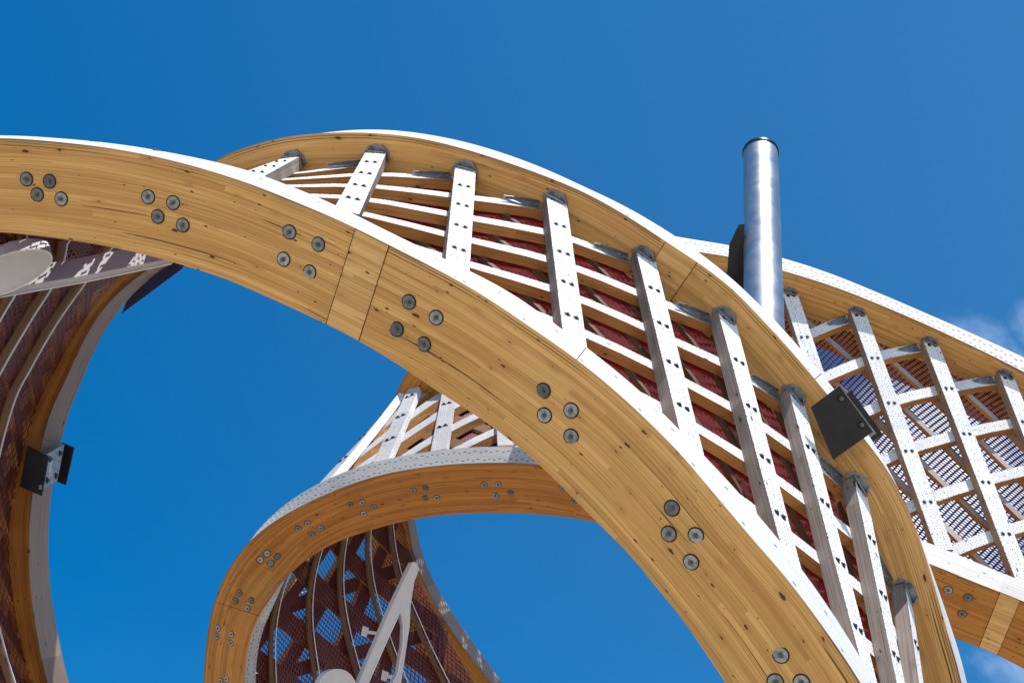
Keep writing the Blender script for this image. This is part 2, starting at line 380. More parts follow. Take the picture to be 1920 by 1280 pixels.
# prototypes (unlinked, copied below)
def proto(name, mb, mats): return mb.build(name, mats, None, (0, 0, 0), link=False)
mb = MB(); cyl(mb, .063, .0, .002, 24, 2); cyl(mb, .053, .002, .008, 24, 0); cyl(mb, .021, .008, .022, 6, 1); cyl(mb, .011, .022, .036, 10, 1)  # lowest dark disc stands in for the shade of a drilled recess
P_BOLT = proto('bolt', mb, ['washer', 'bolt', 'dark'])
mb = MB(); cyl(mb, .028, 0, .004, 14, 0); cyl(mb, .014, .004, .017, 6, 0)
P_SCREW = proto('screw', mb, ['screw'])
mb = MB(); cyl(mb, .045, 0, .008, 18, 0); cyl(mb, .024, .008, .026, 6, 1)
P_PIN = proto('pin_bolt', mb, ['washer', 'bolt'])
mb = MB()
prism(mb, [(-.16, -.02), (-.10, .085), (-.02, .115), (.07, .10), (.135, .03), (.165, -.06), (.12, -.10), (-.05, -.12)], .002, .014)   # gusset flat on the beam
prism(mb, [(.06, .105), (.075, .115), (.15, .035), (.18, -.06), (.165, -.065), (.135, .03)], .0, .075)                                 # bent rim over the post end
prism(mb, [(-.11, .03), (.12, .03), (.13, .045), (-.10, .045)], .0, .12)                                                                # cap on the post end
P_HINGE = proto('hinge_bracket', mb, ['steel'])
mb = MB()
prism(mb, [(-.40, .015), (-.20, -.06), (-.02, -.075), (-.02, .06), (-.16, .06)], 0, .01)                                               # tongue lying on the batten
prism(mb, [(-.40, .015), (-.16, .05), (-.02, .05), (-.02, .06), (-.16, .06), (-.41, .022)], .01, .035)
prism(mb, [(-.14, -.045), (-.03, -.045), (-.03, .035), (-.10, .035)], .01, .022)
P_TONGUE = proto('tongue_plate', mb, ['steel'])

def cr(P, s):
    """uniform Catmull-Rom through rows of P at parameter s"""
    n = len(P); s = min(max(s, -.999), n - .001); i = int(math.floor(s)); t = s - i
    g = lambda k: P[k] if 0 <= k < n else (P[0] + (P[0] - P[1]) * (-k) if k < 0 else P[-1] + (P[-1] - P[-2]) * (k - n + 1))
    p0, p1, p2, p3 = g(i - 1), g(i), g(i + 1), g(i + 2)
    return .5 * (2 * p1 + (p2 - p0) * t + (2 * p0 - 5 * p1 + 4 * p2 - p3) * t * t + (3 * p1 - 3 * p2 + p3 - p0) * t**3)

class Lattice:
    def __init__(s, root, near, far, n=5, post=(.21, .13), bat=(.15, .15), brace=(.11, .06), cell=(.075, .04), ribs=None, side='grey',
                 wid=.5, tilt=1.0, smin=None, smax=None, hinges=True, screws=True, n2=4.0, bat_side='ochre', beam=None, brace_top='grey2', inner='pine', t0=0.0, first=0, top='pale', screw_k=1.0, paint='red', brace_side='ochre'):
        s.paint = paint
        s.near = np.array([W(*p) for p in near]); s.far = np.array([W(*p) for p in far]); K = len(near); s.K = K
        smin = 0 if smin is None else smin; smax = K - 1 if smax is None else smax
        S = s.S; h1 = post[1]; h2 = h1 + bat[1]; h3 = h2 + brace[1]
        for k in range(K):                                            # posts
            mb = MB(); ring = []; ts = np.linspace(t0, 1, 7)
            for t in ts:
                c = S(k, t); n_, dt = s.n(k, min(max(t, .02), .98)), s.dt(k); w = nrm(np.cross(dt, n_)) * post[0] / 2
                ring.append([c - w, c + w, c + w - n_ * h1, c - w - n_ * h1])
            loft(mb, ring, (0, 1, 2, 1), 1)
            po = mb.build('post', [top, side, inner], root)
            if screws and k >= first:
                for j in range(0, n):
                    t = 1 - (j + .12) / n
                    if t < .06: continue
                    c = S(k, t); n_ = s.n(k, t); dt = s.dt(k); w = nrm(np.cross(dt, n_)); rot = frame(n_, w)
                    for q in (-1, 1): place(P_SCREW, po, c + w * q * post[0] * .19 + nrm(dt) * .04 * q * (screw_k - 1), rot, screw_k)
            if hinges and k >= first:
                c = S(k, 1.0); n_ = s.n(k, .97); dt = s.dt(k); w = nrm(np.cross(dt, n_))
                dsv = nrm(S(k + .1, 1) - S(k - .1, 1))
                if beam is not None:
                    i = int(np.argmin(np.linalg.norm((beam.pa + beam.pb) / 2 - c, axis=1))); i = min(max(i, 1), len(beam.pa) - 2)
                    fn = nrm(np.cross(beam.pa[i + 1] - beam.pa[i - 1], beam.pb[i] - beam.pa[i])); fn = fn if fn.dot(-dt) > 0 else -fn
                    c = c + fn * ((beam.pa[i] - c) @ fn + .004)
                else:
                    fn = nrm(np.cross(dsv, n_)); fn = fn if fn.dot(-dt) > 0 else -fn
                hb = place(P_HINGE, root, c - n_ * .03, frame(fn, dsv), .88)
                for (x, y) in ((.105, .0), (-.06, .06)):
                    pb = place(P_PIN, hb, np.array(root['_o'], float), np.eye(3)); pb.matrix_local = Matrix.Translation((x, y, .014)) @ Matrix.Scale(.75, 4)
                bd = nrm(S(k - .02, 1 - .02 / n) - S(k - .3, 1 - .3 / n)); cb = S(k - .12, 1 - .12 / n) - s.n(k - .1, .97) * (h1 - .004)
                tp = place(P_TONGUE, root, cb, frame(s.n(k - .1, .97), bd))
                pb = place(P_PIN, tp, np.array(root['_o'], float), np.eye(3)); pb.matrix_local = Matrix.Translation((-.1, 0, .012)) @ Matrix.Scale(.75, 4)
        for k in range(-2, K + n + 1):                                # battens, one bay further down at each post
            s0, s1 = max(k - n, smin - .4), min(k, smax + .4)
            if s1 - s0 < .3: continue
            s.strip('batten', root, lambda q, k=k: (q, 1 - (k - q) / n), s0, s1, h1, bat, (top, bat_side, inner))
        for k in range(-2, K + int(n2) + 1):                          # thin braces running the other way
            s0, s1 = max(k - n2, smin - .4), min(k, smax + .4)
            if s1 - s0 < .3: continue
            s.strip('brace', root, lambda q, k=k: (q, (k - q) / n2), s0, s1, h2, brace, (brace_top, brace_side, inner))
        s.mesh(root, smin - .4, smax + .4, h3 + .012, cell, wid, tilt)
        if ribs:
            for t in ribs:
                rb = s.strip('rib', root, lambda q, t=t: (q, t), smin - .4, smax + .4, h3 + .03, (.08, .05), ('rib', 'rib', 'umber'), nseg=70)
                s.strip('bright_line', rb, lambda q, t=t: (q, t + .018), smin - .4, smax + .4, h3 + .08, (.014, .014), ('bright_line', 'bright_line', 'bright_line'), nseg=70)  # added strip draws the bright edge line of the rib
    def S(s, q, t): return cr(s.near, q) * (1 - t) + cr(s.far, q) * t
    def dt(s, q): return cr(s.far, q) - cr(s.near, q)
    def n(s, q, t): return nrm(np.cross(s.S(q + .05, t) - s.S(q - .05, t), s.dt(q)))
    def strip(s, name, root, path, s0, s1, h, size, mats, nseg=14):
        mb = MB(); ring = []; qs = np.linspace(s0, s1, nseg)
        for q in qs:
            q_, t = path(q); c = s.S(q_, t); n_ = s.n(q_, min(max(t, .02), .98))
            a = s.S(*path(q + .02)) - s.S(*path(q - .02)); w = nrm(np.cross(a, n_)) * size[0] / 2; c = c - n_ * h
            ring.append([c - w, c + w, c + w - n_ * size[1], c - w - n_ * size[1]])
        loft(mb, ring, (0, 1, 2, 1), 1); return mb.build(name, list(mats), root)
    def mesh(s, root, s0, s1, h, cell, wid, tilt):
        # expanded metal: zigzag strands, tilted, bonded where neighbouring rows touch
        mid = np.array([s.S(q, .5) for q in np.linspace(s0, s1, 60)]); L = np.linalg.norm(np.diff(mid, axis=0), axis=1).sum()
        T = np.mean([np.linalg.norm(s.dt(q)) for q in np.linspace(s0, s1, 8)])
        nu = int(L / cell[0]) * 2; nv = int(T / cell[1])
        gq = np.linspace(s0, s1, 90); gt = np.linspace(0, 1, 24)
        grid = np.array([[s.S(q, t) - s.n(q, min(max(t, .02), .98)) * h for t in gt] for q in gq])
        gn = np.array([[s.n(q, min(max(t, .02), .98)) for t in gt] for q in gq])
        def at(G_, u, v):
            x = u * (len(gq) - 1); y = v * (len(gt) - 1); i = np.clip(x.astype(int), 0, len(gq) - 2); j = np.clip(y.astype(int), 0, len(gt) - 2)
            fx = (x - i)[..., None]; fy = (y - j)[..., None]
            return (G_[i, j] * (1 - fx) + G_[i + 1, j] * fx) * (1 - fy) + (G_[i, j + 1] * (1 - fx) + G_[i + 1, j + 1] * fx) * fy
        uu, vv = np.meshgrid(np.arange(nu + 1), np.arange(nv + 1), indexing='ij')
        amp = .5 * np.where((uu + vv) % 2 == 0, 1, -1)               # neighbouring rows mirror each other and touch at the bonds
        lo = (vv + amp * .62 + .5 - wid / 2) / (nv + 1); hi = (vv + amp * .62 + .5 + wid / 2) / (nv + 1); U = uu / nu
        tilt = tilt * .30 * cell[1]             # wid is the strand width as a share of the row pitch
        plo = at(grid, U, np.clip(lo, 0, 1)) - at(gn, U, np.clip(lo, 0, 1)) * tilt
        phi = at(grid, U, np.clip(hi, 0, 1)) + at(gn, U, np.clip(hi, 0, 1)) * tilt
        V = np.stack([plo, phi], 2).reshape(-1, 3) - np.array(root['_o'])
        idx = lambda i, j, k: (i * (nv + 1) + j) * 2 + k
        i, j = np.meshgrid(np.arange(nu), np.arange(nv + 1), indexing='ij'); i = i.ravel(); j = j.ravel()
        Fc = np.stack([idx(i, j, 0), idx(i + 1, j, 0), idx(i + 1, j, 1), idx(i, j, 1)], 1)
        me = bpy.data.meshes.new('mesh_panel'); me.from_pydata(V.tolist(), [], Fc.tolist()); me.materials.append(M[s.paint])
        o = bpy.data.objects.new('mesh_panel', me); COL.objects.link(o); o.parent = root; o['_o'] = root['_o']; return o
M['grey2'] = wood('pale_brace', (.42, .36, .34), (.30, .25, .23), (.53, .47, .45), lam=.5, knots=.9, cracks=.4)

def bolts(beam, pts, scale=1.0):
    for (x, y) in pts:
        h = beam.hit(x, y)
        if h is None: continue
        q = rng.normal(0, .035, 3)
        o = place(P_BOLT, beam.ob, h[0] + h[1] * .001, frame(h[1] + q, [math.cos(x * 1.7), math.sin(x * 1.7), .3]), scale)
def splice(beam, p0, p1, thick=.004, skew=0):
    """the scarf block let into the wide face of a beam between two stations"""
    i0, i1 = sorted((beam.station(*p0), beam.station(*p1))); mb = MB(); ring = []
    for i in range(i0, i1 + 1):
        a, b = beam.pa[i], beam.pb[i + skew]; t = beam.pa[min(i + 1, len(beam.pa) - 1)] - beam.pa[max(0, i - 1)]
        n_ = nrm(np.cross(t, b - a)); n_ = n_ if n_.dot(CAM_LOC - a) > 0 else -n_
        a2 = a + (b - a) * .012; b2 = b - (b - a) * .012
        ring.append([a2 + n_ * thick, b2 + n_ * thick, b2 - n_ * .02, a2 - n_ * .02])
    loft(mb, ring, (0, 0, 0, 0), 0); o = mb.build('splice_block', ['block'], beam.ob)
    mb = MB()
    for i in (i0, i1):                                               # open joints at both ends of the block
        a, b = beam.pa[i], beam.pb[i + skew]; t = nrm(beam.pa[i + 1] - beam.pa[i - 1]); n_ = nrm(np.cross(t, b - a)); n_ = n_ if n_.dot(CAM_LOC - a) > 0 else -n_
        w = t * .0025; loft(mb, [[q - w + n_ * (thick + .002), q + w + n_ * (thick + .002), q + w - n_ * .01, q - w - n_ * .01] for q in (a, b)], (0, 0, 0, 0), 0)
    mb.build('joint_line', ['joint'], beam.ob)
def seam(beam, p, both=False):
    mb = MB(); i = beam.station(*p); t = nrm(beam.pa[i + 1] - beam.pa[i - 1])
    for a, b in ((beam.pa[i], beam.pb[i]), (beam.pa[i], beam.pc[i]))[(0 if both else 1):]:
        o_ = beam.pc[i] if b is beam.pb[i] else beam.pb[i]
        n_ = nrm(np.cross(t, b - a)); n_ = n_ if n_.dot(a - o_) > 0 else -n_; w = t * .003
        loft(mb, [[q - w + n_ * .003, q + w + n_ * .003, q + w - n_ * .01, q - w - n_ * .01] for q in (a, b)], (0, 0, 0, 0), 0)
    mb.build('joint_line', ['joint'], beam.ob)

# ------------------------------------------------------------------ ground
g_ = MB(); Sg = 600
g_.quad([(-Sg, -Sg, 0), (Sg, -Sg, 0), (Sg, Sg, 0), (-Sg, Sg, 0)], [(0, 0), (1, 0), (1, 1), (0, 1)])
gr = g_.build('ground', ['ground']); gr['kind'] = 'structure'; gr['label'] = 'pale paved ground below the timber arches'

# ------------------------------------------------------------------ the big arch in front (near rim, far rim, lattice between)
base = W(1640, 1500, 10.5)
A = thing('timber_lattice_arch', 'big tan lattice arch sweeping across the middle, white slats and red mesh', 'timber arch', (base[0], base[1], 0))
Fb = Beam(a=[(-300, 290, 11.2), (-150, 266, 11), (0, 259, 10.8), (117, 267, 10.7), (233, 282, 10.6), (343, 306, 10.5), (467, 344, 10.35), (550, 377, 10.25),
             (640, 415, 10.15), (733, 461, 10.0), (880, 538, 9.8), (987, 608, 9.65), (1083, 675, 9.5), (1170, 747, 9.4), (1267, 841, 9.25), (1339, 925, 9.15), (1411, 1010, 9.05), (1472, 1080, 9.0),
             (1540, 1170, 8.95), (1613, 1278, 8.9), (1690, 1420, 8.85), (1760, 1600, 8.8), (1800, 1760, 8.8)],
          b=[(-300, 465), (-150, 442), (0, 435), (67, 442), (213, 464), (333, 494), (433, 527), (520, 565), (625, 614), (670, 637), (763, 694), (827, 738), (900, 783),
             (1003, 863), (1120, 980), (1181, 1039), (1228, 1098), (1280, 1160), (1320, 1220), (1360, 1278), (1440, 1420), (1500, 1580), (1540, 1760)],
          c=[(-300, 286), (-150, 262), (0, 254), (117, 260), (233, 272), (353, 293), (450, 315), (500, 332), (610, 376), (730, 435), (827, 482), (960, 550), (1040, 607),
             (1120, 667), (1210, 742), (1318, 852), (1357, 892), (1465, 1017), (1523, 1094), (1573, 1167), (1640, 1278), (1722, 1420), (1790, 1590), (1830, 1760)],
          dzb=-.1, dzc=.33)
Fb.build('front_beam', A, ('tan', 'white2'))
bolts(Fb, [(50, 336), (93, 340), (70, 365), (115, 373), (278, 369), (325, 380), (296, 406), (343, 422), (543, 435), (597, 458), (532, 486), (581, 510),
           (767, 566), (818, 595), (744, 617), (795, 645), (1019, 732), (1071, 769), (1021, 778), (1071, 818), (1260, 952), (1254, 1000), (1305, 1003), (1296, 1053),
           (1464, 1227), (1454, 1277), (1503, 1278)])
splice(Fb, (671, 430), (733, 461), skew=3); seam(Fb, (1083, 675))
Bb = Beam(a=[(330, 400, 13.6), (352, 345, 13.5), (395, 304, 13.4), (470, 273, 13.3), (547, 255, 13.15), (613, 249, 13.05), (690, 249, 12.95), (780, 258, 12.85), (880, 282, 12.75), (1019, 329, 12.6),
             (1100, 363, 12.5), (1167, 400, 12.4), (1267, 465, 12.25), (1307, 491, 12.2), (1367, 536, 12.1), (1433, 603, 12.0), (1500, 677, 11.9), (1551, 739, 11.85), (1627, 830, 11.75),
             (1673, 895, 11.7), (1713, 978, 11.65), (1747, 1080, 11.6), (1773, 1173, 11.6), (1803, 1278, 11.6), (1825, 1420, 11.6), (1830, 1600, 11.6), (1815, 1760, 11.6)],
          b=[(455, 470), (470, 440), (500, 420), (547, 405), (613, 397), (690, 397), (760, 403), (840, 425), (960, 465), (1035, 498), (1095, 532), (1185, 588), (1225, 615), (1280, 655), (1340, 715),
             (1400, 780), (1448, 840), (1515, 920), (1555, 975), (1590, 1050), (1620, 1135), (1645, 1220), (1670, 1300), (1690, 1430), (1690, 1600), (1680, 1760)],
          c=[(336, 404), (358, 350), (398, 310), (472, 279), (548, 259), (613, 248), (690, 242.5), (757, 246), (880, 268), (1019, 315), (1087, 347), (1167, 384), (1273, 447), (1367, 518), (1467, 615),
             (1539, 700), (1580, 748), (1640, 832), (1693, 935), (1727, 1013), (1755, 1093), (1783, 1173), (1813, 1278), (1834, 1420), (1840, 1600), (1825, 1760)],
          dzb=.05, dzc=.33)
Bb.build('back_beam', A, ('tan', 'white2'))
splice(Bb, (1250, 454), (1310, 493)); seam(Bb, (1530, 713))
hidA = [((-190, 262), (285, 480), 16.8), ((-60, 256), (305, 450), 16.7), (( 70, 258), (335, 400), 16.2), ((190, 267), (358, 345), 15.0), ((310, 285), (385, 322), 14.0)]  # unseen bays added behind the front beam to shade the left arch
postsA = [((436, 336), (548, 294)), ((650, 388), (706, 283)), ((857, 500), (873, 312)), ((1080, 645), (1043, 370)), ((1300, 833), (1210, 475)), ((1490, 1060), (1362, 590)),
          ((1640, 1290), (1492, 738)), ((1730, 1470), (1612, 905)), ((1780, 1640), (1703, 1108)), ((1805, 1790), (1750, 1330))]
LA = Lattice(A, [(p[0], p[1], Fb.z_edge(*p)) for p, q, z in hidA] + [(p[0], p[1] + 8, Fb.z_edge(*p) + .12) for p, q in postsA],
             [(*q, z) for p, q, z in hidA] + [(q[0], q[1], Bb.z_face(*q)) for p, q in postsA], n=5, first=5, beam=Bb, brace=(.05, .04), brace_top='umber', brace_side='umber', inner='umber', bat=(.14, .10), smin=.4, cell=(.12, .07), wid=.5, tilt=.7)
# steel clamp plates gripping the far rim
def clamp(root, front, back, depth_f, depth_b, bolts_px, inner_px=None):
    def plate(poly, z, th, m, name='clamp_plate', parent=root):
        mb = MB(); P0 = [W(x, y, z) for x, y in poly]; n_ = nrm(np.cross(P0[1] - P0[0], P0[2] - P0[0])); n_ = n_ if n_.dot(CAM_LOC - P0[0]) > 0 else -n_
        c = P0[0]; ux = nrm(P0[1] - P0[0]); uy = np.cross(n_, ux); pl = [((p - c) @ ux, (p - c) @ uy) for p in P0]
        prism(mb, pl, -th, 0, lambda x, y, zz: c + ux * x + uy * y + n_ * zz)
        return mb.build(name, [m], parent), n_, ux
    pf, n_, ux = plate(front, depth_f, .02, 'black')
    pbk, _, _ = plate(back, depth_b, .02, 'black')
    if inner_px: plate(inner_px, depth_b - .04, .03, 'steel', 'clamp_spacer')
    for (x, y) in bolts_px:
        d = nrm(W(x, y, 1) - CAM_LOC); p0 = W(*front[0], depth_f); t = (p0 - CAM_LOC).dot(n_) / d.dot(n_)
        o = place(P_PIN, pf, CAM_LOC + d * t + n_ * .001, frame(n_, ux)); o.data = P_PINB.data; o.name = 'clamp_bolt'
mb = MB(); cyl(mb, .036, 0, .006, 18, 1); cyl(mb, .022, .006, .024, 6, 0); cyl(mb, .012, .024, .034, 10, 0)
P_PINB = proto('clamp_bolt', mb, ['bolt', 'dark'])
clamp(A, [(1574, 723), (1637, 809), (1563, 861), (1520, 764)], [(1596, 731), (1655, 813), (1590, 870), (1545, 775)], 11.55, 12.25, [(1577, 747), (1615, 796)],
      [(1585, 736), (1643, 812), (1600, 842), (1545, 770)])

# ------------------------------------------------------------------ the arch at the left edge, seen from inside
Gr = thing('timber_lattice_arch', 'dark arch at the left edge seen from inside, red mesh between brown ribs', 'timber arch', (*W(100, 1500, 15)[:2], 0))
Gb = Beam(a=[(420, 440, 16.0), (340, 470, 15.8), (272, 508, 15.6), (231, 541, 15.4), (187, 587, 15.2), (147, 659, 15.0), (119, 722, 14.9), (97, 765, 14.8), (77, 838, 14.7), (61, 922, 14.6), (54, 1004, 14.5),
             (57, 1105, 14.5), (69, 1187, 14.5), (88, 1276, 14.5), (125, 1390, 14.6), (180, 1520, 14.8)],
          b=[(380, 340), (300, 380), (235, 420), (170, 480), (120, 530), (75, 615), (45, 690), (25, 740), (0, 820), (-18, 915), (-24, 1004), (-20, 1115), (-8, 1205), (12, 1300), (55, 1415), (110, 1545)],
          c=[(450, 475), (370, 500), (306, 506), (250, 549), (219, 588), (187, 634), (166, 683), (147, 727), (125, 787), (114, 830), (97, 918), (90, 1004), (95, 1105), (109, 1191), (128, 1276), (160, 1375), (215, 1500)],
          dzb=.1, dzc=.35)
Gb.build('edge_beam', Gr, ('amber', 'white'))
Gb.ob.data.materials[1] = M['lilac'] = wood('weathered_shaded_edge', (.30, .215, .17), (.20, .14, .11), (.39, .29, .235), lam=.5, knots=.8, cracks=.4)  # brown edge wood, darkened further for the shade on this face
Tg = [(150, 1560), (65, 1400), (20, 1276), (-8, 1150), (-18, 1004), (0, 870), (35, 740), (75, 660), (125, 575), (190, 495), (262, 440), (330, 395)]
Tg = [(x - 13, y - 4) for x, y in Tg]
NGX = [(x - 210, y - 20) for x, y in Tg[:-3]] + [(-60, 475), (-80, 425), (-60, 350)]
LG = Lattice(Gr, [(x, y, 12.0 + .05 * i) for i, (x, y) in enumerate(NGX)], [(x, y, 14.7 + .1 * max(0, i - 4)) for i, (x, y) in enumerate(Tg)],
             n=4, ribs=(.12, .38, .64), hinges=False, screws=False, cell=(.11, .07), inner='umber', smax=len(Tg) - 1.4, paint='shaded_red', wid=.42, tilt=.0, brace=(.16, .06), bat=(.2, .15))
clamp(Gr, [(51, 835), (91, 855), (78, 929), (37, 912)], [(116, 829), (139, 839), (123, 909), (99, 900)], 14.2, 15.1, [])
def edge_clamp():
    poly = [(86, 852), (121, 832), (107, 903), (78, 917)]; zs = lambda x, y: 14.22 + (x - 80) / 38 * .75
    mb = MB(); P0 = [W(x, y, zs(x, y)) for x, y in poly]; e = P0[1] - P0[0]; n_ = nrm(np.cross(e, P0[3] - P0[0])); n_ = n_ if n_.dot(CAM_LOC - P0[0]) > 0 else -n_
    mb.quad(P0, [(0, 0)] * 4); mb.quad([p - n_ * .03 for p in P0[::-1]], [(0, 0)] * 4)
    for i in range(4):
        p, q = P0[i], P0[(i + 1) % 4]; mb.quad([p, q, q - n_ * .03, p - n_ * .03], [(0, 0)] * 4)
    o = mb.build('clamp_spacer', ['washer'], Gr)
    for (u, v) in ((.25, .2), (.25, .8), (.8, .2), (.8, .8)):
        p = P0[0] * (1 - u) * (1 - v) + P0[1] * u * (1 - v) + P0[2] * u * v + P0[3] * (1 - u) * v
        b = place(P_PINB, o, p + n_ * .002, frame(n_, e)); b.name = 'clamp_bolt'
edge_clamp()
mb = MB(); P0 = [(243, 550), (300, 500), (352, 490), (340, 505), (228, 588)]
for zz in (15.95,):
    prism(mb, P0, 0, 1, lambda x, y, t: W(x, y, 15.9 + .06 * (1 - t)))
mb.build('shade_sheet', ['shade_blue'], Gr)  # added dark blue sheet, in place of a beam face in shade

# ------------------------------------------------------------------ the smaller arch below the middle
Cr = thing('timber_lattice_arch', 'smaller amber ring below the middle, open lattice behind its round top', 'timber arch', (*W(480, 1600, 22)[:2], 0))
Cb = Beam(a=[(385, 1560, 22.2), (376, 1420, 22), (381, 1280, 21.8), (384, 1230, 21.7), (390, 1177, 21.5), (403, 1122, 21.4), (420, 1080, 21.3), (443, 1043, 21.2), (472, 1009, 21.1), (513, 977, 21.0), (580, 940, 20.8), (647, 911, 20.6), (713, 890, 20.5),
             (797, 875, 20.35), (880, 868, 20.2), (1010, 870, 20.0), (1110, 890, 19.9), (1220, 925, 19.8), (1330, 980, 19.7), (1420, 1050, 19.6)],
          b=[(470, 1560), (458, 1420), (458, 1280), (460, 1237), (477, 1170), (503, 1130), (527, 1092), (556, 1064), (580, 1043), (620, 1020), (667, 1002), (713, 988), (780, 972), (880, 962), (1020, 965), (1120, 978), (1220, 1015), (1310, 1065), (1390, 1130)],
          c=[(404, 1560), (398, 1420), (402, 1280), (404, 1230), (409, 1177), (418, 1126), (431, 1086), (449, 1046), (472, 1007), (505, 969), (547, 935), (610, 899), (693, 868), (803, 846), (933, 836), (1003, 840), (1110, 856), (1225, 890), (1340, 945), (1435, 1020)],
          dzb=-.15, dzc=.2)
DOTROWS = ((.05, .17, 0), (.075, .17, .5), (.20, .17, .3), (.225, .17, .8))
M['shade_grey_edge'] = wood('shade_grey_edge', (.48, .45, .44), (.36, .335, .32), (.58, .555, .54), lam=.5, knots=2, cracks=.5, dots='edge', rough=.75)  # edge wood greyed: grazing light put into the colour
Cb.build('front_beam', Cr, ('amber', 'shade_grey_edge'))
bolts(Cb, [(775, 919), (798, 914), (797, 934), (819, 932), (908, 908), (934, 907), (929, 928), (957, 923), (656, 945), (679, 941), (701, 950), (682, 962), (559, 990), (577, 980), (601, 989), (584, 1001),
           (501, 1037), (520, 1042), (488, 1049), (507, 1055), (449, 1111), (442, 1126), (471, 1125), (464, 1140), (409, 1177), (434, 1188), (407, 1192), (433, 1205), (425, 1272), (414, 1276), (1077, 938), (1055, 914)], .88)
seam(Cb, (402, 1125), True)
Eb = Beam(a=[(752, 930, 25.1), (765, 977, 25.2), (774, 1037, 25.3), (790, 1080, 25.4), (823, 1145, 25.5), (863, 1205, 25.6), (912, 1268, 25.7), (980, 1350, 25.7), (1060, 1440, 25.7)],
          b=[(674, 945), (690, 1000), (702, 1065), (722, 1115), (757, 1180), (800, 1245), (850, 1310), (918, 1395), (1000, 1480)],
          c=[(765, 922), (778, 975), (791, 1037), (813, 1090), (855, 1158), (898, 1218), (943, 1280), (1005, 1358), (1085, 1440)],
          dzb=.1, dzc=.35)
M['mauve'] = wood('shaded_mauve_edge', (.33, .27, .25), (.23, .18, .17), (.42, .35, .33), lam=.5, knots=.8, cracks=.4)  # edge wood darkened: shade on the inner face put into the colour
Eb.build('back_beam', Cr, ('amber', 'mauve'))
Et = Beam(a=[(728, 860, 26.6), (726, 800, 26.4), (737, 750, 26.2), (765, 692, 25.9), (810, 650, 25.7), (860, 625, 25.6), (930, 615, 25.5), (1010, 640, 25.4)],
          b=[(800, 860), (798, 815), (808, 775), (835, 735), (865, 705), (905, 690), (950, 688), (1000, 712)],
          c=[(731, 862), (729, 802), (739, 752), (767, 695), (812, 653), (861, 628), (930, 618), (1009, 643)], dzb=.05, dzc=.35)
Et.build('back_beam', Cr, ('amber', 'white'))
M['shade_grey'] = wood('shade_grey_slat', (.42, .40, .39), (.32, .30, .29), (.52, .50, .49), lam=.5, knots=.9, cracks=.5, dots='field', rough=.75)  # slat wood greyed to paint in the grazing light
nearC = [(x, y, z + (.4 if i < 4 else .25 if i == 4 else .08)) for i, (x, y, z) in enumerate([(396, 1420, 22.2), (396, 1290, 22.0), (406, 1172, 21.7), (446, 1066, 21.5), (516, 970, 21.2), (608, 902, 20.95), (712, 866, 20.75), (822, 843, 20.55), (948, 834, 20.35), (1070, 848, 20.15), (1180, 878, 20.05), (1290, 940, 19.95)])]
farC = [(900, 1330, 25.3), (815, 1185, 25.3), (755, 1065, 25.4), (728, 950, 25.6), (724, 845, 25.9), (746, 745, 26.2), (785, 706, 27), (850, 685, 27.8), (938, 680, 28.4), (1030, 690, 28.6), (1130, 730, 28.6), (1230, 800, 28.6)]  # unseen far ends set deeper to shade the inside of the ring
LC = Lattice(Cr, nearC, farC, n=4, ribs=(.2, .38, .55, .72, .88), hinges=False, cell=(.11, .06), side='pale', inner='umber', post=(.26, .15), bat=(.26, .15), brace=(.34, .06), wid=.72, tilt=.35, top='shade_grey', screw_k=1.8, paint='shaded_red', brace_top='umber')  # grey fronts and pale sides paint the sun's direction onto the posts

# ------------------------------------------------------------------ the arch behind on the right
Dr = thing('timber_lattice_arch', 'distant arch behind the steel pole on the right, sky showing through its mesh', 'timber arch', (*W(2050, 1500, 18)[:2], 0))
Df = Beam(a=[(1350, 960, 17.2), (1500, 990, 17), (1640, 1024, 16.8), (1748, 1058, 16.6), (1820, 1088, 16.5), (1920, 1127, 16.4), (2050, 1190, 16.2), (2200, 1280, 16), (2330, 1390, 15.8)],
          b=[(1330, 1075), (1470, 1105), (1600, 1135), (1720, 1170), (1795, 1197), (1873, 1228), (1920, 1253), (2000, 1300), (2110, 1370), (2230, 1480)],
          c=[(1355, 925), (1510, 952), (1650, 985), (1730, 1013), (1790, 1037), (1890, 1078), (1920, 1090), (2065, 1152), (2220, 1245), (2350, 1355)], dzb=-.1, dzc=.3)
Df.build('front_beam', Dr, ('amber', 'white'))
Df.ob.data.materials[1] = M['grey3'] = wood('bleached_plain', (.66, .62, .58), (.48, .43, .39), (.80, .77, .73), lam=.5, knots=.75, cracks=.5)
bolts(Df, [(1778, 1105), (1815, 1119), (1804, 1150)]); splice(Df, (1872, 1108), (1914, 1125))
Db = Beam(a=[(1060, 440, 20.4), (1180, 452, 20.2), (1307, 472, 20), (1363, 480, 19.9), (1467, 507, 19.8), (1563, 537, 19.7), (1647, 570, 19.6), (1747, 613, 19.5), (1830, 652, 19.4), (1920, 697, 19.3), (2060, 775, 19.1), (2200, 870, 19)],
          b=[(1050, 550), (1170, 562), (1290, 582), (1345, 592), (1440, 618), (1530, 648), (1605, 680), (1700, 722), (1780, 762), (1865, 805), (2000, 885), (2130, 980)],
          c=[(1065, 412), (1185, 428), (1280, 446), (1340, 455), (1368, 460), (1465, 483), (1547, 509), (1647, 549), (1747, 592), (1847, 636), (1920, 670), (2072, 750), (2215, 848)], dzb=.05, dzc=.34)
Db.build('back_beam', Dr)
postsD = [((1310, 918), (1240, 505)), ((1465, 945), (1360, 515)), ((1622, 980), (1480, 545)), ((1772, 1030), (1608, 582)), ((1922, 1091), (1744, 638)), ((2070, 1160), (1886, 700)), ((2210, 1240), (2030, 780)), ((2340, 1345), (2160, 880))]
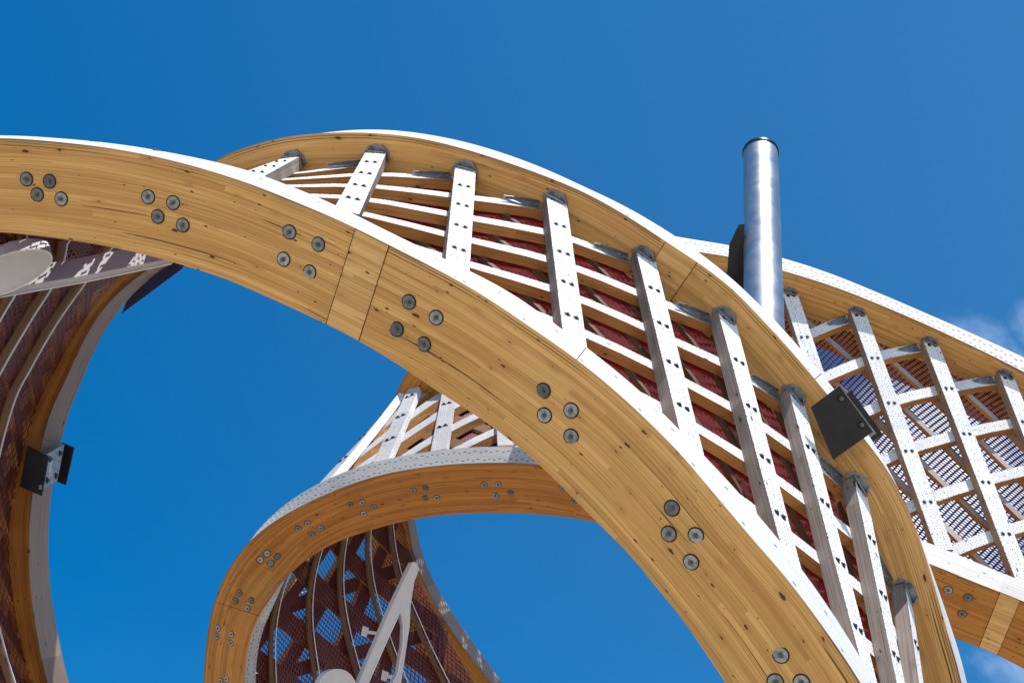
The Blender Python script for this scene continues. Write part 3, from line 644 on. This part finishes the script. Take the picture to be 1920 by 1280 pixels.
LD = Lattice(Dr, [(p[0], p[1], Df.z_edge(*p)) for p, q in postsD], [(q[0], q[1], Db.z_face(*q)) for p, q in postsD], n=5, post=(.24, .14), bat=(.17, .15), cell=(.085, .05), side='hazel', beam=Db, brace=(.09, .06), wid=.62, tilt=.12, paint='shaded_red')

# ------------------------------------------------------------------ steel pole
def build_pole():
    top = W(1426, 286, 16.0); H = top[2]
    bot = W(1440, 700, 16.0 * 1868 / 2300)
    zb = bot[2]; rad = .213
    P = thing('steel_pole', 'bare round steel pole with a dark rim rising behind the arch', 'pole', (top[0], top[1], zb))
    def tube(name, r, z0, z1, m, n=64, parent=P, cap=True, r_in=None):
        mb = MB(); n_ = n
        for i in range(n_):
            a0, a1 = 2 * math.pi * i / n_, 2 * math.pi * (i + 1) / n_
            q = lambda a, z, rr=r: (top[0] + rr * math.cos(a), top[1] + rr * math.sin(a), z)
            mb.quad([q(a0, z0), q(a1, z0), q(a1, z1), q(a0, z1)], [(i / n_, 0), ((i + 1) / n_, 0), ((i + 1) / n_, z1 - z0), (i / n_, z1 - z0)])
        if cap:
            for z in (z0, z1): mb.quad([(top[0] + r * math.cos(2 * math.pi * i / n_), top[1] + r * math.sin(2 * math.pi * i / n_), z) for i in range(n_)][::(1 if z == z1 else -1)], [(0, 0)] * n_)
        o = mb.build(name, [m], parent)
        for p in o.data.polygons: p.use_smooth = len(p.vertices) == 4
        # weld so that the shading is smooth round the tube
        import bmesh
        b = bmesh.new(); b.from_mesh(o.data); bmesh.ops.remove_doubles(b, verts=b.verts, dist=1e-5)
        for e in b.edges:
            if any(len(f.verts) > 4 for f in e.link_faces): e.smooth = False
        b.to_mesh(o.data); b.free()
        return o
    tube('tube', rad, zb, H - .035, 'pole'); tube('rim_cap', rad + .012, H - .033, H, 'black')
    zc = 16.0 * 1868 / 2040
    mb = MB(); poly = [(1385, 421), (1396, 420), (1396, 560), (1384, 560), (1363, 515), (1367, 459)]
    prism(mb, poly, 0, 1, lambda x, y, t: W(x, y, zc + .03 * (1 - t)))
    mb.build('fin_plate', ['black'], P)
build_pole()

# ------------------------------------------------------------------ clock hands hung inside the arches
def hand(label, loc_px, outlines, z, back, name='clock_hand', holes=None):
    pass
def slab(root, name, poly, z, dx, dy, dz, m='lacquer', zs=None):
    """flat plate with a real thickness: front outline at depth z, back one shifted"""
    mb = MB(); n = len(poly); fr = [W(x, y, z if zs is None else zs(x, y)) for x, y in poly]; bk = [W(x + dx, y + dy, (z if zs is None else zs(x, y)) + dz) for x, y in poly]
    mb.quad(fr, [(0, 0)] * n); mb.quad(bk[::-1], [(0, 0)] * n)
    for i in range(n):
        j = (i + 1) % n; mb.quad([fr[i], fr[j], bk[j], bk[i]], [(0, 0)] * 4)
    o = mb.build(name, [m], root)
    import bmesh
    b = bmesh.new(); b.from_mesh(o.data); bmesh.ops.remove_doubles(b, verts=b.verts, dist=1e-5); bmesh.ops.recalc_face_normals(b, faces=b.faces); b.to_mesh(o.data); b.free()
    return o
def outline(root, pts, z, r=.008, closed=False, zs=None):
    mb = MB(); P = [W(x, y, (z if zs is None else zs(x, y)) - .01) for x, y in pts]
    if closed: P.append(P[0])
    ring = []
    for i, p in enumerate(P):
        t = nrm(P[min(i + 1, len(P) - 1)] - P[max(i - 1, 0)]); v = nrm(CAM_LOC - p); s_ = nrm(np.cross(t, v)); u_ = np.cross(s_, t)
        ring.append([p - s_ * r, p + u_ * r, p + s_ * r, p - u_ * r])
    loft(mb, ring, (0, 0, 0, 0), 0); return mb.build('edge_highlight', ['bright_line'], root)  # added strip draws a bright highlight along the edge
h1 = thing('clock_hand', 'pale grey clock hand with a round disc, crossing the upper left mesh', 'clock hand', W(-150, 580, 12.5))
bar = [(-260, 610), (0, 556), (156, 528), (322, 493), (380, 480), (382, 472), (330, 483), (150, 518), (0, 543), (-260, 598)]
slab(h1, 'hand_bar', bar, 12.6, -4, -34, .35)
outline(h1, [(-260, 611), (0, 557), (156, 529), (322, 494)], 12.6)
el = []
for i in range(48):
    a = 2 * math.pi * i / 48; x = 96 * math.cos(a); y = 34 * math.sin(a); th = R(-21)
    el.append((7 + x * math.cos(th) - y * math.sin(th), 514 + x * math.sin(th) + y * math.cos(th)))
slab(h1, 'disc', el, 12.2, -3, -20, .25); outline(h1, el, 12.2, closed=True)
h2 = thing('clock_hand', 'white pointed clock hand with an open centre, hung inside the amber ring', 'clock hand', W(700, 1400, 21))
hp = [(773, 1055), (781, 1054), (786, 1066), (777, 1090), (770, 1133), (768, 1173), (760, 1227), (752, 1280), (738, 1360), (722, 1360), (737, 1280), (747, 1260), (756, 1207), (757, 1173), (751, 1147),
      (742, 1165), (720, 1213), (690, 1280), (660, 1350), (640, 1350), (672, 1280), (737, 1130)]
slab(h2, 'hand_blade', hp, 21, -7, -1, .22)
outline(h2, [(690, 1281), (720, 1213), (742, 1165), (751, 1147), (757, 1173), (756, 1207), (747, 1260), (737, 1280)], 21)
dc = [(633 + 34 * math.cos(2 * math.pi * i / 40), 1290 + 36 * math.sin(2 * math.pi * i / 40)) for i in range(40)]
slab(h2, 'disc', dc, 20.9, -10, -1, .25); outline(h2, dc, 20.9, closed=True)
for (x, y) in ((683, 1182), (720, 1265)):
    br = slab(h2, 'wall_bracket', [(x - 3, y - 10), (x + 7, y - 6), (x + 2, y + 11), (x - 6, y + 8)], 22.2, 2, 1, .04)
    slab(h2, 'bracket_arm', [(x, y - 2), (x + 26, y + 2), (x + 26, y + 7), (x, y + 4)], 21.6, 1, 1, .08)
for o in list(bpy.data.objects):
    if '_o' in o: del o['_o']
